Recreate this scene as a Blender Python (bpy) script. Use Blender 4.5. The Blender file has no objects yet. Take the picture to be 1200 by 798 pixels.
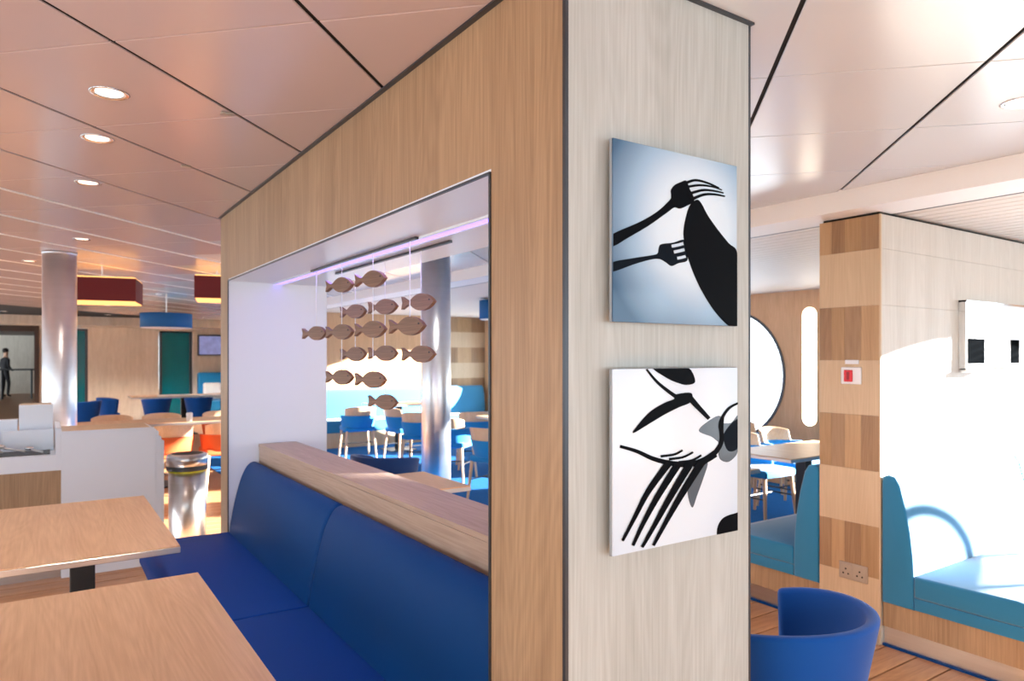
import bpy, bmesh, math, random
from mathutils import Vector, Matrix
random.seed(7)
S = bpy.context.scene
C = S.collection
# ------------------------------------------------------------------ camera
# world frame: X runs across the partition wall (towards the window side), Y along it, Z up.
YAW = math.radians(33.85)
CX, CY, CZ = -0.902, -1.146, 1.475
FX, FY = math.sin(YAW), math.cos(YAW)
RX, RY = FY, -FX
FPX, HZ = 820.0, 418.0
cam = bpy.data.cameras.new('camera'); camo = bpy.data.objects.new('camera', cam); C.objects.link(camo)
camo.location = (CX, CY, CZ); camo.rotation_euler = (math.pi/2, 0, -YAW)
cam.sensor_width = 36; cam.lens = 36*FPX/1200; cam.shift_y = 19/1200
cam.clip_start = 0.05; cam.clip_end = 200
cam.dof.use_dof = True; cam.dof.focus_distance = 1.95; cam.dof.aperture_fstop = 4.5
S.camera = camo
# ------------------------------------------------------------------ light
w = bpy.data.worlds.new('World'); S.world = w; w.use_nodes = True
bg = w.node_tree.nodes['Background']; bg.inputs[0].default_value = (0.80, 0.91, 1.0, 1); bg.inputs[1].default_value = 3.4
sun = bpy.data.lights.new('sun', 'SUN'); suno = bpy.data.objects.new('sun', sun); C.objects.link(suno)
sun.energy = 56; sun.angle = math.radians(0.8); sun.color = (1.0, 0.97, 0.93)
suno.rotation_euler = Vector((-1.0, 0.45, -0.215)).to_track_quat('-Z', 'Y').to_euler()
S.view_settings.view_transform = 'Standard'; S.view_settings.look = 'None'
S.view_settings.gamma = 1; S.view_settings.use_curve_mapping = False
S.view_settings.exposure = 0.55

# ------------------------------------------------------------------ helpers
def P(px, py, z):
    lat = (px-600)/FPX*z
    return Vector((CX+RX*lat+FX*z, CY+RY*lat+FY*z, CZ-(py-HZ)/FPX*z))
def PH(px, py, h):
    return P(px, py, (CZ-h)*FPX/(py-HZ))
def G(px, z, h=0.0):
    p = P(px, HZ, z); p.z = h; return p

def srgb(r, g, b):
    f = lambda c: (c/255/12.92) if c/255 <= 0.04045 else ((c/255+0.055)/1.055)**2.4
    return (f(r), f(g), f(b), 1)
MATS = {}
def mat(name, col, rough=0.5, metal=0.0, spec=0.5, emit=None, es=1.0, coat=0.0, sheen=0.0, bump=0.0, bscale=200, var=0.0, vscale=(3,3,3)):
    m = bpy.data.materials.new(name); m.use_nodes = True
    nt = m.node_tree; b = nt.nodes['Principled BSDF']
    b.inputs['Base Color'].default_value = col; b.inputs['Roughness'].default_value = rough
    b.inputs['Metallic'].default_value = metal; b.inputs['Specular IOR Level'].default_value = spec
    b.inputs['Coat Weight'].default_value = coat; b.inputs['Coat Roughness'].default_value = 0.05
    b.inputs['Sheen Weight'].default_value = sheen
    if emit: b.inputs['Emission Color'].default_value = emit; b.inputs['Emission Strength'].default_value = es
    tc = nt.nodes.new('ShaderNodeTexCoord')
    if bump:
        n = nt.nodes.new('ShaderNodeTexNoise'); n.inputs['Scale'].default_value = bscale; n.inputs['Detail'].default_value = 3
        bp = nt.nodes.new('ShaderNodeBump'); bp.inputs['Strength'].default_value = bump; bp.inputs['Distance'].default_value = 0.002
        nt.links.new(tc.outputs['Object'], n.inputs['Vector']); nt.links.new(n.outputs['Fac'], bp.inputs['Height']); nt.links.new(bp.outputs['Normal'], b.inputs['Normal'])
    if var:
        mp = nt.nodes.new('ShaderNodeMapping'); mp.inputs['Scale'].default_value = vscale
        n = nt.nodes.new('ShaderNodeTexNoise'); n.inputs['Scale'].default_value = 1; n.inputs['Detail'].default_value = 5
        mx = nt.nodes.new('ShaderNodeMix'); mx.data_type = 'RGBA'
        mx.inputs[6].default_value = tuple(c*(1-var) for c in col[:3])+(1,); mx.inputs[7].default_value = tuple(min(1, c*(1+var)) for c in col[:3])+(1,)
        nt.links.new(tc.outputs['Object'], mp.inputs['Vector']); nt.links.new(mp.outputs['Vector'], n.inputs['Vector'])
        nt.links.new(n.outputs['Fac'], mx.inputs[0]); nt.links.new(mx.outputs[2], b.inputs['Base Color'])
    MATS[name] = m; return m
def wood(name, c1, c2, grain='Z', rough=0.45, fine=160, coat=0.0, contour=0.035):
    """laminate with long grain along one axis: fine fibres + broad slow bands"""
    m = bpy.data.materials.new(name); m.use_nodes = True
    nt = m.node_tree; b = nt.nodes['Principled BSDF']; L = nt.links.new
    b.inputs['Roughness'].default_value = rough; b.inputs['Coat Weight'].default_value = coat; b.inputs['Coat Roughness'].default_value = 0.15
    tc = nt.nodes.new('ShaderNodeTexCoord')
    def stretched(sc, long):
        mp = nt.nodes.new('ShaderNodeMapping'); v = [sc]*3; v['XYZ'.index(grain)] = long
        mp.inputs['Scale'].default_value = v; L(tc.outputs['Object'], mp.inputs['Vector']); return mp
    n1 = nt.nodes.new('ShaderNodeTexNoise'); n1.inputs['Detail'].default_value = 6; n1.inputs['Roughness'].default_value = 0.65; n1.inputs['Scale'].default_value = 1
    L(stretched(fine, 3.0).outputs[0], n1.inputs['Vector'])
    n2 = nt.nodes.new('ShaderNodeTexNoise'); n2.inputs['Detail'].default_value = 2; n2.inputs['Scale'].default_value = 1; n2.inputs['Distortion'].default_value = 0.8
    L(stretched(9, 0.7).outputs[0], n2.inputs['Vector'])
    ad = nt.nodes.new('ShaderNodeMath'); ad.operation = 'MULTIPLY_ADD'; ad.inputs[1].default_value = 0.62
    s2 = nt.nodes.new('ShaderNodeMath'); s2.operation = 'MULTIPLY'; s2.inputs[1].default_value = 0.38
    L(n2.outputs['Fac'], s2.inputs[0]); L(n1.outputs['Fac'], ad.inputs[0]); L(s2.outputs[0], ad.inputs[2])
    n3 = nt.nodes.new('ShaderNodeTexNoise'); n3.inputs['Detail'].default_value = 1.5; n3.inputs['Scale'].default_value = 1
    L(stretched(6.5, 0.55).outputs[0], n3.inputs['Vector'])
    mu = nt.nodes.new('ShaderNodeMath'); mu.operation = 'MULTIPLY'; mu.inputs[1].default_value = 150; L(n3.outputs['Fac'], mu.inputs[0])
    sn = nt.nodes.new('ShaderNodeMath'); sn.operation = 'SINE'; L(mu.outputs[0], sn.inputs[0])
    ma = nt.nodes.new('ShaderNodeMath'); ma.operation = 'MULTIPLY_ADD'; ma.inputs[1].default_value = contour; L(sn.outputs[0], ma.inputs[0]); L(ad.outputs[0], ma.inputs[2])
    ad = ma
    r = nt.nodes.new('ShaderNodeValToRGB'); r.color_ramp.elements[0].position = 0.30; r.color_ramp.elements[1].position = 0.66
    r.color_ramp.elements[0].color = c1; r.color_ramp.elements[1].color = c2
    L(ad.outputs[0], r.inputs['Fac']); L(r.outputs['Color'], b.inputs['Base Color'])
    bp = nt.nodes.new('ShaderNodeBump'); bp.inputs['Strength'].default_value = 0.08; bp.inputs['Distance'].default_value = 0.001
    L(n1.outputs['Fac'], bp.inputs['Height']); L(bp.outputs['Normal'], b.inputs['Normal'])
    MATS[name] = m; return m

M_oak = wood('oak_laminate', srgb(142,113,84), srgb(182,152,118))
M_oakE = wood('daylit_oak_laminate', srgb(166,168,162), srgb(196,199,195))  # the pier's oak again, cool daylight painted in as a paler tone
M_oakL = wood('oak_light_laminate', srgb(190,164,132), srgb(208,184,152))
M_st = [wood('oak_stave_%d' % i, srgb(*a), srgb(*b_)) for i, (a, b_) in enumerate([((150,116,80),(180,146,106)), ((132,100,70),(164,130,96)), ((166,132,94),(194,160,120)), ((142,110,80),(170,138,104))])]
M_oakW = wood('bleached_oak_laminate', srgb(190,182,170), srgb(210,204,194))
M_oakR = wood('warm_wall_laminate', srgb(196,150,108), srgb(222,178,136))
M_oakH = wood('ledge_laminate', srgb(158,132,112), srgb(192,168,150), grain='Y', fine=90)
M_table = wood('beech_table_laminate', srgb(198,156,116), srgb(224,187,148), grain='Y', rough=0.42, fine=90)
M_plank = wood('floor_plank_laminate', srgb(166,112,72), srgb(204,150,106), grain='X', rough=0.4, fine=40)
M_fishw = wood('fish_wood', srgb(104,74,54), srgb(142,106,80), grain='Y', fine=120)
M_chairw = wood('chair_beech', srgb(196,154,116), srgb(222,186,150))
M_farw = wood('far_wall_laminate', srgb(200,188,170), srgb(222,212,196), fine=14)
M_white = mat('white_laminate', srgb(228,236,246), 0.3)
M_whitep = mat('white_paint', srgb(242,242,240), 0.5)
M_black = mat('black_gap', (0.004,0.004,0.004,1), 0.9)
M_blackm = mat('black_metal', (0.012,0.012,0.014,1), 0.4)
M_steel = mat('brushed_steel', (0.62,0.62,0.62,1), 0.28, 1.0, var=0.12, vscale=(3,3,60))
M_steelc = mat('column_steel', (0.80,0.83,0.87,1), 0.36, 1.0, var=0.06, vscale=(2,2,30))
M_trim = mat('dark_trim', srgb(74,78,84), 0.35, 0.6)
M_ceilL = mat('warm_lit_ceiling_panel', srgb(204,188,188), 0.22, 0.0, 0.7, var=0.02, vscale=(2,2,2))  # same panels as on the right, warm floor reflection tinted into the colour
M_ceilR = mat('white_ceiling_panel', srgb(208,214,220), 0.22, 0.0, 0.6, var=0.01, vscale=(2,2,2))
M_slat = mat('white_wood_slat', srgb(226,216,206), 0.5, var=0.05, vscale=(20,0.6,20))
M_navy = mat('royal_blue_leather', srgb(0,58,118), 0.5, 0, 0.12, sheen=0.0, bump=0.06, bscale=90)
M_navys = mat('royal_blue_seat_cloth', srgb(0,60,138), 0.6, 0, 0.15, bump=0.15, bscale=260)
M_tub = mat('blue_wool', srgb(8,78,160), 0.85, 0, 0.2, sheen=0.15, bump=0.15, bscale=500)
M_teal = mat('teal_cloth', srgb(26,120,164), 0.75, 0, 0.3, sheen=0.6, bump=0.12, bscale=400)
M_chairb = mat('bright_blue_cloth', srgb(30,128,184), 0.8, 0, 0.2, sheen=0.2)
M_orange = mat('orange_cloth', srgb(190,84,34), 0.8)
M_carpet = mat('blue_carpet', srgb(28,96,158), 0.95, 0, 0.1, bump=0.4, bscale=300, var=0.25, vscale=(40,40,40))
M_red = mat('maroon_shade_cloth', srgb(104,18,22), 0.7)
M_bluesh = mat('blue_shade_cloth', srgb(16,92,150), 0.7)
M_glow = mat('warm_diffuser', srgb(255,200,120), 0.6, emit=srgb(255,190,110), es=1.0)
M_lamp = mat('pill_lamp_diffuser', (1,0.9,0.75,1), 0.6, emit=(1,0.86,0.66,1), es=4.0)
M_led = mat('violet_led', (0.3,0.2,0.9,1), 0.5, emit=(0.32,0.22,1.0,1), es=1.5)
M_down = mat('downlight_lens', (1,0.95,0.88,1), 0.3, emit=(1,0.93,0.82,1), es=1.1)
M_chrome = mat('chrome', (0.8,0.8,0.8,1), 0.1, 1.0)
M_redp = mat('red_plastic', srgb(214,20,34), 0.3)
M_wplas = mat('white_plastic', srgb(228,230,234), 0.3)
M_gplas = mat('grey_socket_steel', srgb(176,164,150), 0.35, 0.4)
M_tealg = mat('teal_glass_panel', srgb(8,112,128), 0.15, 0, 0.5, var=0.35, vscale=(2,2,0.6))
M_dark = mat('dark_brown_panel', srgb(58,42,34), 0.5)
M_cloth = mat('dark_clothing', srgb(28,26,30), 0.8)
M_skin = mat('skin', srgb(196,148,120), 0.6)
M_hair = mat('dark_hair', srgb(38,28,22), 0.7)
M_ink = mat('black_ink', (0.003,0.004,0.006,1), 0.4, spec=0.03)
M_inkg = mat('soft_grey_ink', srgb(88,98,108), 0.15)
M_inkb = mat('blue_black_ink', srgb(12,20,30), 0.4, spec=0.04)
M_inkw = mat('pale_ink', srgb(196,214,230), 0.12)
M_yel = mat('lime_bag_edge', srgb(206,214,60), 0.5)
M_paper = mat('white_paper', srgb(238,238,236), 0.7)
M_screen = mat('screen_picture', srgb(120,130,170), 0.2, emit=srgb(120,130,180), es=0.5, var=0.6, vscale=(9,9,9))
M_rubber = mat('dark_grey_band', srgb(60,66,72), 0.5)
M_flap = mat('bin_hole', (0.01,0.01,0.01,1), 0.6)

def glass_mat():
    m = bpy.data.materials.new('window_glass'); m.use_nodes = True; nt = m.node_tree
    nt.nodes.remove(nt.nodes['Principled BSDF']); o = nt.nodes['Material Output']
    t = nt.nodes.new('ShaderNodeBsdfTransparent'); t.inputs[0].default_value = (0.97,0.98,0.98,1)
    g = nt.nodes.new('ShaderNodeBsdfGlossy'); g.inputs['Roughness'].default_value = 0.02
    x = nt.nodes.new('ShaderNodeMixShader'); x.inputs[0].default_value = 0.06
    nt.links.new(t.outputs[0], x.inputs[1]); nt.links.new(g.outputs[0], x.inputs[2]); nt.links.new(x.outputs[0], o.inputs[0])
    return m
M_glass = glass_mat()
def print_mat(name, stops, centre, rough=0.1):
    """printed acrylic: soft radial tone of the printed photograph"""
    m = bpy.data.materials.new(name); m.use_nodes = True; nt = m.node_tree; b = nt.nodes['Principled BSDF']
    tc = nt.nodes.new('ShaderNodeTexCoord'); mp = nt.nodes.new('ShaderNodeMapping'); mp.vector_type = 'POINT'
    mp.inputs['Location'].default_value = (-centre[0], 0, -centre[1]); mp.inputs['Scale'].default_value = (1, 0, 1)
    ln = nt.nodes.new('ShaderNodeVectorMath'); ln.operation = 'LENGTH'
    r = nt.nodes.new('ShaderNodeValToRGB')
    r.color_ramp.elements[0].position, r.color_ramp.elements[0].color = stops[0]
    r.color_ramp.elements[1].position, r.color_ramp.elements[1].color = stops[-1]
    for p, c in stops[1:-1]:
        e = r.color_ramp.elements.new(p); e.color = c
    nt.links.new(tc.outputs['Object'], mp.inputs[0]); nt.links.new(mp.outputs[0], ln.inputs[0]); nt.links.new(ln.outputs['Value'], r.inputs[0]); nt.links.new(r.outputs[0], b.inputs['Base Color'])
    b.inputs['Roughness'].default_value = rough; b.inputs['Specular IOR Level'].default_value = 0.35
    return m

# ---- mesh helpers
def link(name, me, m, parent=None, loc=None, rotz=0.0, smooth=False):
    o = bpy.data.objects.new(name, me); C.objects.link(o)
    if m is not None and (len(me.materials) == 0): me.materials.append(m)
    if parent is not None: o.parent = parent
    if loc is not None: o.location = loc
    o.rotation_euler.z = rotz
    if smooth:
        for p in me.polygons: p.use_smooth = True
    return o
def bmm(bm, name):
    bmesh.ops.recalc_face_normals(bm, faces=bm.faces[:])
    me = bpy.data.meshes.new(name); bm.to_mesh(me); bm.free(); return me
def bm_box(bm, a, b, bev=0.0, seg=2):
    n = bmesh.new()
    bmesh.ops.create_cube(n, size=1.0)
    for v in n.verts:
        v.co = Vector([(a[i]+b[i])/2 + v.co[i]*(b[i]-a[i]) for i in range(3)])
    if bev: bmesh.ops.bevel(n, geom=n.edges[:], offset=bev, segments=seg, profile=0.5, affect='EDGES')
    merge(bm, n)
def merge(bm, n):
    me = bpy.data.meshes.new('tmp'); n.to_mesh(me); n.free(); bm.from_mesh(me); bpy.data.meshes.remove(me)
def box(name, a, b, m, parent=None, bev=0.0, seg=2, loc=None, rotz=0.0):
    lo = [min(a[i], b[i]) for i in range(3)]; hi = [max(a[i], b[i]) for i in range(3)]
    bm = bmesh.new(); bm_box(bm, lo, hi, bev, seg)
    return link(name, bmm(bm, name), m, parent, loc, rotz)
def lathe_bm(bm, prof, seg=32, c=(0,0,0)):
    rings = []
    for r, z in prof:
        rings.append([bm.verts.new((c[0]+r*math.cos(2*math.pi*i/seg), c[1]+r*math.sin(2*math.pi*i/seg), c[2]+z)) for i in range(seg)])
    for k in range(len(rings)-1):
        for i in range(seg):
            bm.faces.new((rings[k][i], rings[k][(i+1) % seg], rings[k+1][(i+1) % seg], rings[k+1][i]))
    bm.faces.new(rings[0][::-1]); bm.faces.new(rings[-1])
def lathe(name, prof, m, parent=None, seg=32, loc=None, smooth=True):
    bm = bmesh.new(); lathe_bm(bm, prof, seg)
    o = link(name, bmm(bm, name), m, parent, loc)
    for p in o.data.polygons: p.use_smooth = smooth and len(p.vertices) == 4
    return o
def prism(name, pts, axis, a, b, m, parent=None, bev=0.0, seg=2, smooth=False, loc=None, rotz=0.0):
    """extrude a closed 2-D outline along an axis; pts are the two other coordinates in XYZ order"""
    bm = bmesh.new(); i = 'XYZ'.index(axis)
    def mk(p, t):
        q = [p[0], p[1]]; q.insert(i, t); return bm.verts.new(q)
    A = [mk(p, a) for p in pts]; B = [mk(p, b) for p in pts]; n = len(pts)
    fa = bm.faces.new(A); fb = bm.faces.new(B[::-1])
    for k in range(n): bm.faces.new((A[k], B[k], B[(k+1) % n], A[(k+1) % n]))
    bmesh.ops.recalc_face_normals(bm, faces=bm.faces[:])
    if bev:
        es = list(fa.edges)+list(fb.edges)
        bmesh.ops.bevel(bm, geom=es, offset=bev, segments=seg, profile=0.5, affect='EDGES')
    o = link(name, bmm(bm, name), m, parent, loc, rotz)
    if smooth:
        for p in o.data.polygons: p.use_smooth = True
        o.data.set_sharp_from_angle(angle=math.radians(50))
    return o
def tube_bm(bm, p, q, r1, r2=None, seg=10):
    r2 = r1 if r2 is None else r2
    p, q = Vector(p), Vector(q); d = (q-p).normalized()
    u = d.cross(Vector((0,0,1)) if abs(d.z) < 0.9 else Vector((1,0,0))).normalized(); v = d.cross(u)
    A = [bm.verts.new(p+(u*math.cos(2*math.pi*i/seg)+v*math.sin(2*math.pi*i/seg))*r1) for i in range(seg)]
    B = [bm.verts.new(q+(u*math.cos(2*math.pi*i/seg)+v*math.sin(2*math.pi*i/seg))*r2) for i in range(seg)]
    for i in range(seg): bm.faces.new((A[i], A[(i+1) % seg], B[(i+1) % seg], B[i]))
    bm.faces.new(A[::-1]); bm.faces.new(B)
def tube(name, p, q, r, m, parent=None, r2=None, seg=10):
    bm = bmesh.new(); tube_bm(bm, p, q, r, r2, seg); return link(name, bmm(bm, name), m, parent)
def catmull(pts, n=6, closed=True):
    out = []; N = len(pts)
    rng = range(N) if closed else range(N-1)
    for i in rng:
        g = (lambda k: pts[k % N]) if closed else (lambda k: pts[max(0, min(N-1, k))])
        p0, p1, p2, p3 = g(i-1), g(i), g(i+1), g(i+2)
        for j in range(n):
            t = j/n
            out.append(tuple(0.5*((2*p1[k])+(-p0[k]+p2[k])*t+(2*p0[k]-5*p1[k]+4*p2[k]-p3[k])*t*t+(-p0[k]+3*p1[k]-3*p2[k]+p3[k])*t**3) for k in range(len(p1))))
    if not closed: out.append(tuple(pts[-1]))
    return out
def empty(name, loc=(0,0,0), rotz=0.0):
    o = bpy.data.objects.new(name, None); C.objects.link(o); o.location = loc; o.rotation_euler.z = rotz
    o.empty_display_size = 0.1; return o
def tag(o, label, cat, group=None):
    o['label'] = label; o['category'] = cat
    if group: o['group'] = group
    return o
def struct(o, label=None):
    o['kind'] = 'structure'
    if label: o['label'] = label
    return o
def dup(root, loc, rotz, label, group=None):
    r = root.copy(); C.objects.link(r); r.location = loc; r.rotation_euler.z = rotz; r['label'] = label
    if group: r['group'] = group
    for ch in list(root.children):
        c = ch.copy(); C.objects.link(c); c.parent = r
        for g in list(ch.children):
            d = g.copy(); C.objects.link(d); d.parent = c
    return r

CEIL = 2.325      # main panelled ceiling
SOF = 2.22        # lowered beam and booth ceiling
SIDE = 6.2        # window wall
FAR = 10.4         # far cross wall of the booth area
BEAM0, BEAM1 = 2.494, 2.794

# ================================================================== SETTING
# ---- floor: wooden planks running across, blue carpet in the far area
fl = struct(box('floor', (-4.6, -3.4, -0.06), (SIDE+0.2, 34, -0.016), M_black))
pw, k = 0.155, 0
pm = None
for i in range(-25, 82):
    y0 = 0.60 + i*pw
    if y0 > 12.5: break
    if pm is None:
        bm = bmesh.new(); bm_box(bm, (-4.6, 0.005, -0.016), (SIDE, pw-0.005, 0.0)); pm = bmm(bm, 'floor_plank'); pm.materials.append(M_plank)
    o = bpy.data.objects.new('plank', pm); C.objects.link(o); o.parent = fl; o.location = (0, y0, 0)
far_fl2 = box('far_boards', (-4.6, 12.44, -0.016), (SIDE, 34, -0.001), M_plank, fl)
struct(box('floor_carpet', (0.95, 2.35, 0.0005), (SIDE-0.02, FAR-0.02, 0.008), M_carpet), 'blue carpet under the dining chairs')

# ---- main ceiling: square metal panels laid at 45 degrees to the walls
ce = struct(box('ceiling', (-4.6, -3.4, CEIL+0.006), (BEAM0, 30, CEIL+0.06), M_black))
UU = Vector((0.70711, 0.70711)); VV = Vector((0.70711, -0.70711)); CAM2 = Vector((CX, CY))
pv, pu = 0.595, 0.597
cells = []
for iv in range(-18, 8):
    for iu in range(-3, 22):
        v0 = 0.36+iv*pv; u0 = 1.645+iu*pu
        c2 = CAM2+UU*(u0+pu/2)+VV*(v0+pv/2)
        rel = c2-CAM2; z = rel.x*FX+rel.y*FY; lat = rel.x*RX+rel.y*RY
        if c2.x < -4.2 or c2.y < -3.0 or c2.y > 18: continue
        if c2.x - 0.45 > BEAM0: continue
        vis = z > 0.5 and abs(lat) < 0.78*z+0.7 and z < 11
        cells.append((z if vis else 1e3+z, u0, v0, c2))
cells.sort(key=lambda t: t[0])
def clipx(poly, xm):
    out = []
    for i in range(len(poly)):
        a, b = poly[i], poly[(i+1) % len(poly)]
        if a.x <= xm: out.append(a)
        if (a.x <= xm) != (b.x <= xm):
            t = (xm-a.x)/(b.x-a.x); out.append(a.lerp(b, t))
    return out
bm = bmesh.new(); bm_box(bm, (-pu/2+0.0025, -pv/2+0.007, 0), (pu/2-0.0025, pv/2-0.007, 0.006), 0.0015, 1); pan = bmm(bm, 'ceiling_panel')
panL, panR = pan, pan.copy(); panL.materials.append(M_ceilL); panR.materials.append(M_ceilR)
rest = bmesh.new(); npan = 0
for z, u0, v0, c2 in cells:
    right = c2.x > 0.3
    crn = [c2+UU*(a*(pu/2-0.0025))+VV*(b*(pv/2-0.007)) for a, b in ((-1,-1),(1,-1),(1,1),(-1,1))]
    clip = any(p.x > BEAM0 for p in crn)
    if clip:
        poly = clipx(crn, BEAM0-0.002)
        if len(poly) < 3: continue
        prism('ceiling_panel', [(p.x, p.y) for p in poly], 'Z', CEIL, CEIL+0.006, M_ceilR, ce); npan += 1
    elif npan < 290 and z < 1000:
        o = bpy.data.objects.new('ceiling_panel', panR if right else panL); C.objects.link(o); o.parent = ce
        o.location = (c2.x, c2.y, CEIL); o.rotation_euler.z = math.pi/4; npan += 1
    else:
        n = bmesh.new(); bm_box(n, (-pu/2+0.0022, -pv/2+0.005, 0), (pu/2-0.0025, pv/2-0.007, 0.006))
        n.transform(Matrix.Translation((c2.x, c2.y, CEIL)) @ Matrix.Rotation(math.pi/4, 4, 'Z')); merge(rest, n)
o = link('distant_panels', bmm(rest, 'distant_panels'), M_ceilL, ce); o['kind'] = 'stuff'
# light glancing off the further left joints, painted as pale strips
for kx in range(6, 16):
    v = 0.36-pv*kx
    if v > -3.0: continue
    a = CAM2+UU*2.6+VV*v; 
    bm = bmesh.new(); bm_box(bm, (0, -0.016, -0.003), (13, 0.016, 0.0)); 
    link('joint_glint', bmm(bm, 'joint_glint'), M_whitep, ce, (a.x, a.y, CEIL), math.pi/4)
struct(box('ceiling_end', (BEAM0, FAR+0.2, CEIL), (4.35, 33, CEIL+0.06), M_whitep))
# ---- white beam and the lower slatted ceiling of the booths
be = struct(box('trim_1', (BEAM0, -3.4, SOF), (BEAM1, FAR, CEIL+0.06), M_whitep), 'white ceiling beam')
box('beam_edge_line', (BEAM1-0.012, -3.4, SOF-0.002), (BEAM1, FAR, SOF), M_trim, be)
cb = struct(box('ceiling_booth', (BEAM1, -3.4, SOF+0.05), (SIDE+0.2, FAR, SOF+0.09), M_black))
sl = None
for i in range(34):
    if sl is None:
        bm = bmesh.new(); bm_box(bm, (0.006, -3.4, SOF+0.004), (0.094, FAR, SOF+0.05)); sl = bmm(bm, 'ceiling_slat'); sl.materials.append(M_slat)
    o = bpy.data.objects.new('ceiling_slat', sl); C.objects.link(o); o.parent = cb; o.location = (BEAM1+i*0.1005, 0, 0)
# ---- far cross wall of the booth area with veneer bands at its right end
wf = struct(box('wall_far', (1.95, FAR, 0), (SIDE+0.2, FAR+0.2, CEIL), M_oakR))
hb = [0.22, 0.50, 0.78, 1.07, 1.36, 1.65, 1.94, 2.215]
for b in range(len(hb)-1):
    if b % 2 == 0:
        for q in range(4):
            box('veneer_stave', (5.0+q*0.3, FAR-0.012, hb[b]), (5.298+q*0.3, FAR, hb[b+1]), M_st[(q+b) % 4], wf)
    else: box('veneer_band', (5.0, FAR-0.012, hb[b]), (SIDE, FAR, hb[b+1]), M_oakL, wf)
# ---- window wall with round windows
def curve_plate(name, loops, thick):
    cu = bpy.data.curves.new(name, 'CURVE'); cu.dimensions = '2D'; cu.fill_mode = 'BOTH'; cu.extrude = thick/2
    for lp in loops:
        sp = cu.splines.new('POLY'); sp.points.add(len(lp)-1); sp.use_cyclic_u = True
        for i, (x, y) in enumerate(lp): sp.points[i].co = (x, y, 0, 1)
    o = bpy.data.objects.new(name, cu); C.objects.link(o); dg = bpy.context.evaluated_depsgraph_get()
    me = bpy.data.meshes.new_from_object(o.evaluated_get(dg)); bpy.data.objects.remove(o); bpy.data.curves.remove(cu)
    # local (x, y, z) -> (wall Y, height, wall X)
    me.transform(Matrix(((0,0,1,0),(1,0,0,0),(0,1,0,0),(0,0,0,1)))); return me
WIN = [(-0.85, 1.25, 1.0), (2.35, 1.25, 0.78), (4.59, 1.25, 0.78), (6.80, 1.25, 0.82), (9.25, 1.25, 0.82)]
def circ(cy, cz, r, n=64): return [(cy+r*math.cos(2*math.pi*i/n), cz+r*math.sin(2*math.pi*i/n)) for i in range(n)]
me = curve_plate('wall_right', [[(-3.4,0),(FAR,0),(FAR,SOF+0.05),(-3.4,SOF+0.05)]]+[circ(*c_) for c_ in WIN], 0.16)
wr = struct(link('wall_right', me, M_oakR, None, (SIDE+0.08, 0, 0)))
for i, (cy, cz, r) in enumerate(WIN):
    wn = struct(empty('window_%d' % (i+1), (SIDE, cy, cz)))
    bm = bmesh.new(); n = 64
    prf = [(r-0.012,0.0),(r+0.02,0.0),(r+0.02,-0.012),(r-0.012,-0.012)]
    rings = [[bm.verts.new((b_, a_*math.cos(2*math.pi*j/n), a_*math.sin(2*math.pi*j/n))) for j in range(n)] for a_, b_ in prf]
    for q in range(4):
        for j in range(n): bm.faces.new((rings[q][j], rings[q][(j+1)%n], rings[(q+1)%4][(j+1)%n], rings[(q+1)%4][j]))
    link('window_frame', bmm(bm, 'window_frame'), M_trim, wn)
    bm = bmesh.new(); vs = [bm.verts.new((0.11, r*math.cos(2*math.pi*j/n), r*math.sin(2*math.pi*j/n))) for j in range(n)]; bm.faces.new(vs)
    link('window_pane', bmm(bm, 'window_pane'), M_glass, wn)
    if i == 0:   # added unseen oval loop, only there to cast the curved bench shadow
        prf = [(0.235, 0.44, 0.0), (0.285, 0.52, 0.0), (0.285, 0.52, 0.03), (0.235, 0.44, 0.03)]; bm = bmesh.new()
        rings = [[bm.verts.new((0.05+c_, -0.15+a_*math.cos(2*math.pi*j/n), -0.26+b_*math.sin(2*math.pi*j/n))) for j in range(n)] for a_, b_, c_ in prf]
        for q in range(4):
            for j in range(n): bm.faces.new((rings[q][j], rings[q][(j+1)%n], rings[(q+1)%4][(j+1)%n], rings[(q+1)%4][j]))
        link('shadow_oval', bmm(bm, 'shadow_oval'), M_white, wn)
    for q in range(8):
        z = r-0.06-q*0.045; hw = math.sqrt(max(0.0, r*r-z*z))-0.03
        if hw > 0.05: box('blind_slat', (0.04, -hw, z-0.002), (0.08, hw, z+0.002), M_white, wn)
# ---- window walls out of frame: left of the tables and behind the camera
def window_wall(name, along, a, b, fixed, head, first):
    root = struct(empty(name, (fixed, (a+b)/2, 0) if along == 'Y' else ((a+b)/2, fixed, 0))); c_ = (a+b)/2
    def bx_(nm, t0, t1, z0, z1, m=M_oak, th=0.08, par=root):
        if along == 'Y': return box(nm, (-th, t0-c_, z0), (th, t1-c_, z1), m, par)
        return box(nm, (t0-c_, -th, z0), (t1-c_, th, z1), m, par)
    bx_('sill_wall', a, b, 0, 0.55); bx_('head_wall', a, b, 2.05, head)
    n = max(1, round((b-a)/2.0)); st = (b-a)/n
    for i in range(n+1): bx_('mullion', max(a, a+i*st-0.18), min(b, a+i*st+0.18), 0.55, 2.05)
    for i in range(n): bx_('window_pane', a+i*st+0.18, a+(i+1)*st-0.18, 0.55, 2.05, M_glass, 0.004)
window_wall('wall_left', 'Y', -3.4, 15.0, -4.6, CEIL+0.06, 0)
window_wall('wall_back', 'X', -4.6, SIDE, -3.4, CEIL+0.06, 0)
struct(box('wall_side', (4.2, FAR+0.2, 0), (4.35, 33, CEIL+0.06), M_farw))
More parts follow.
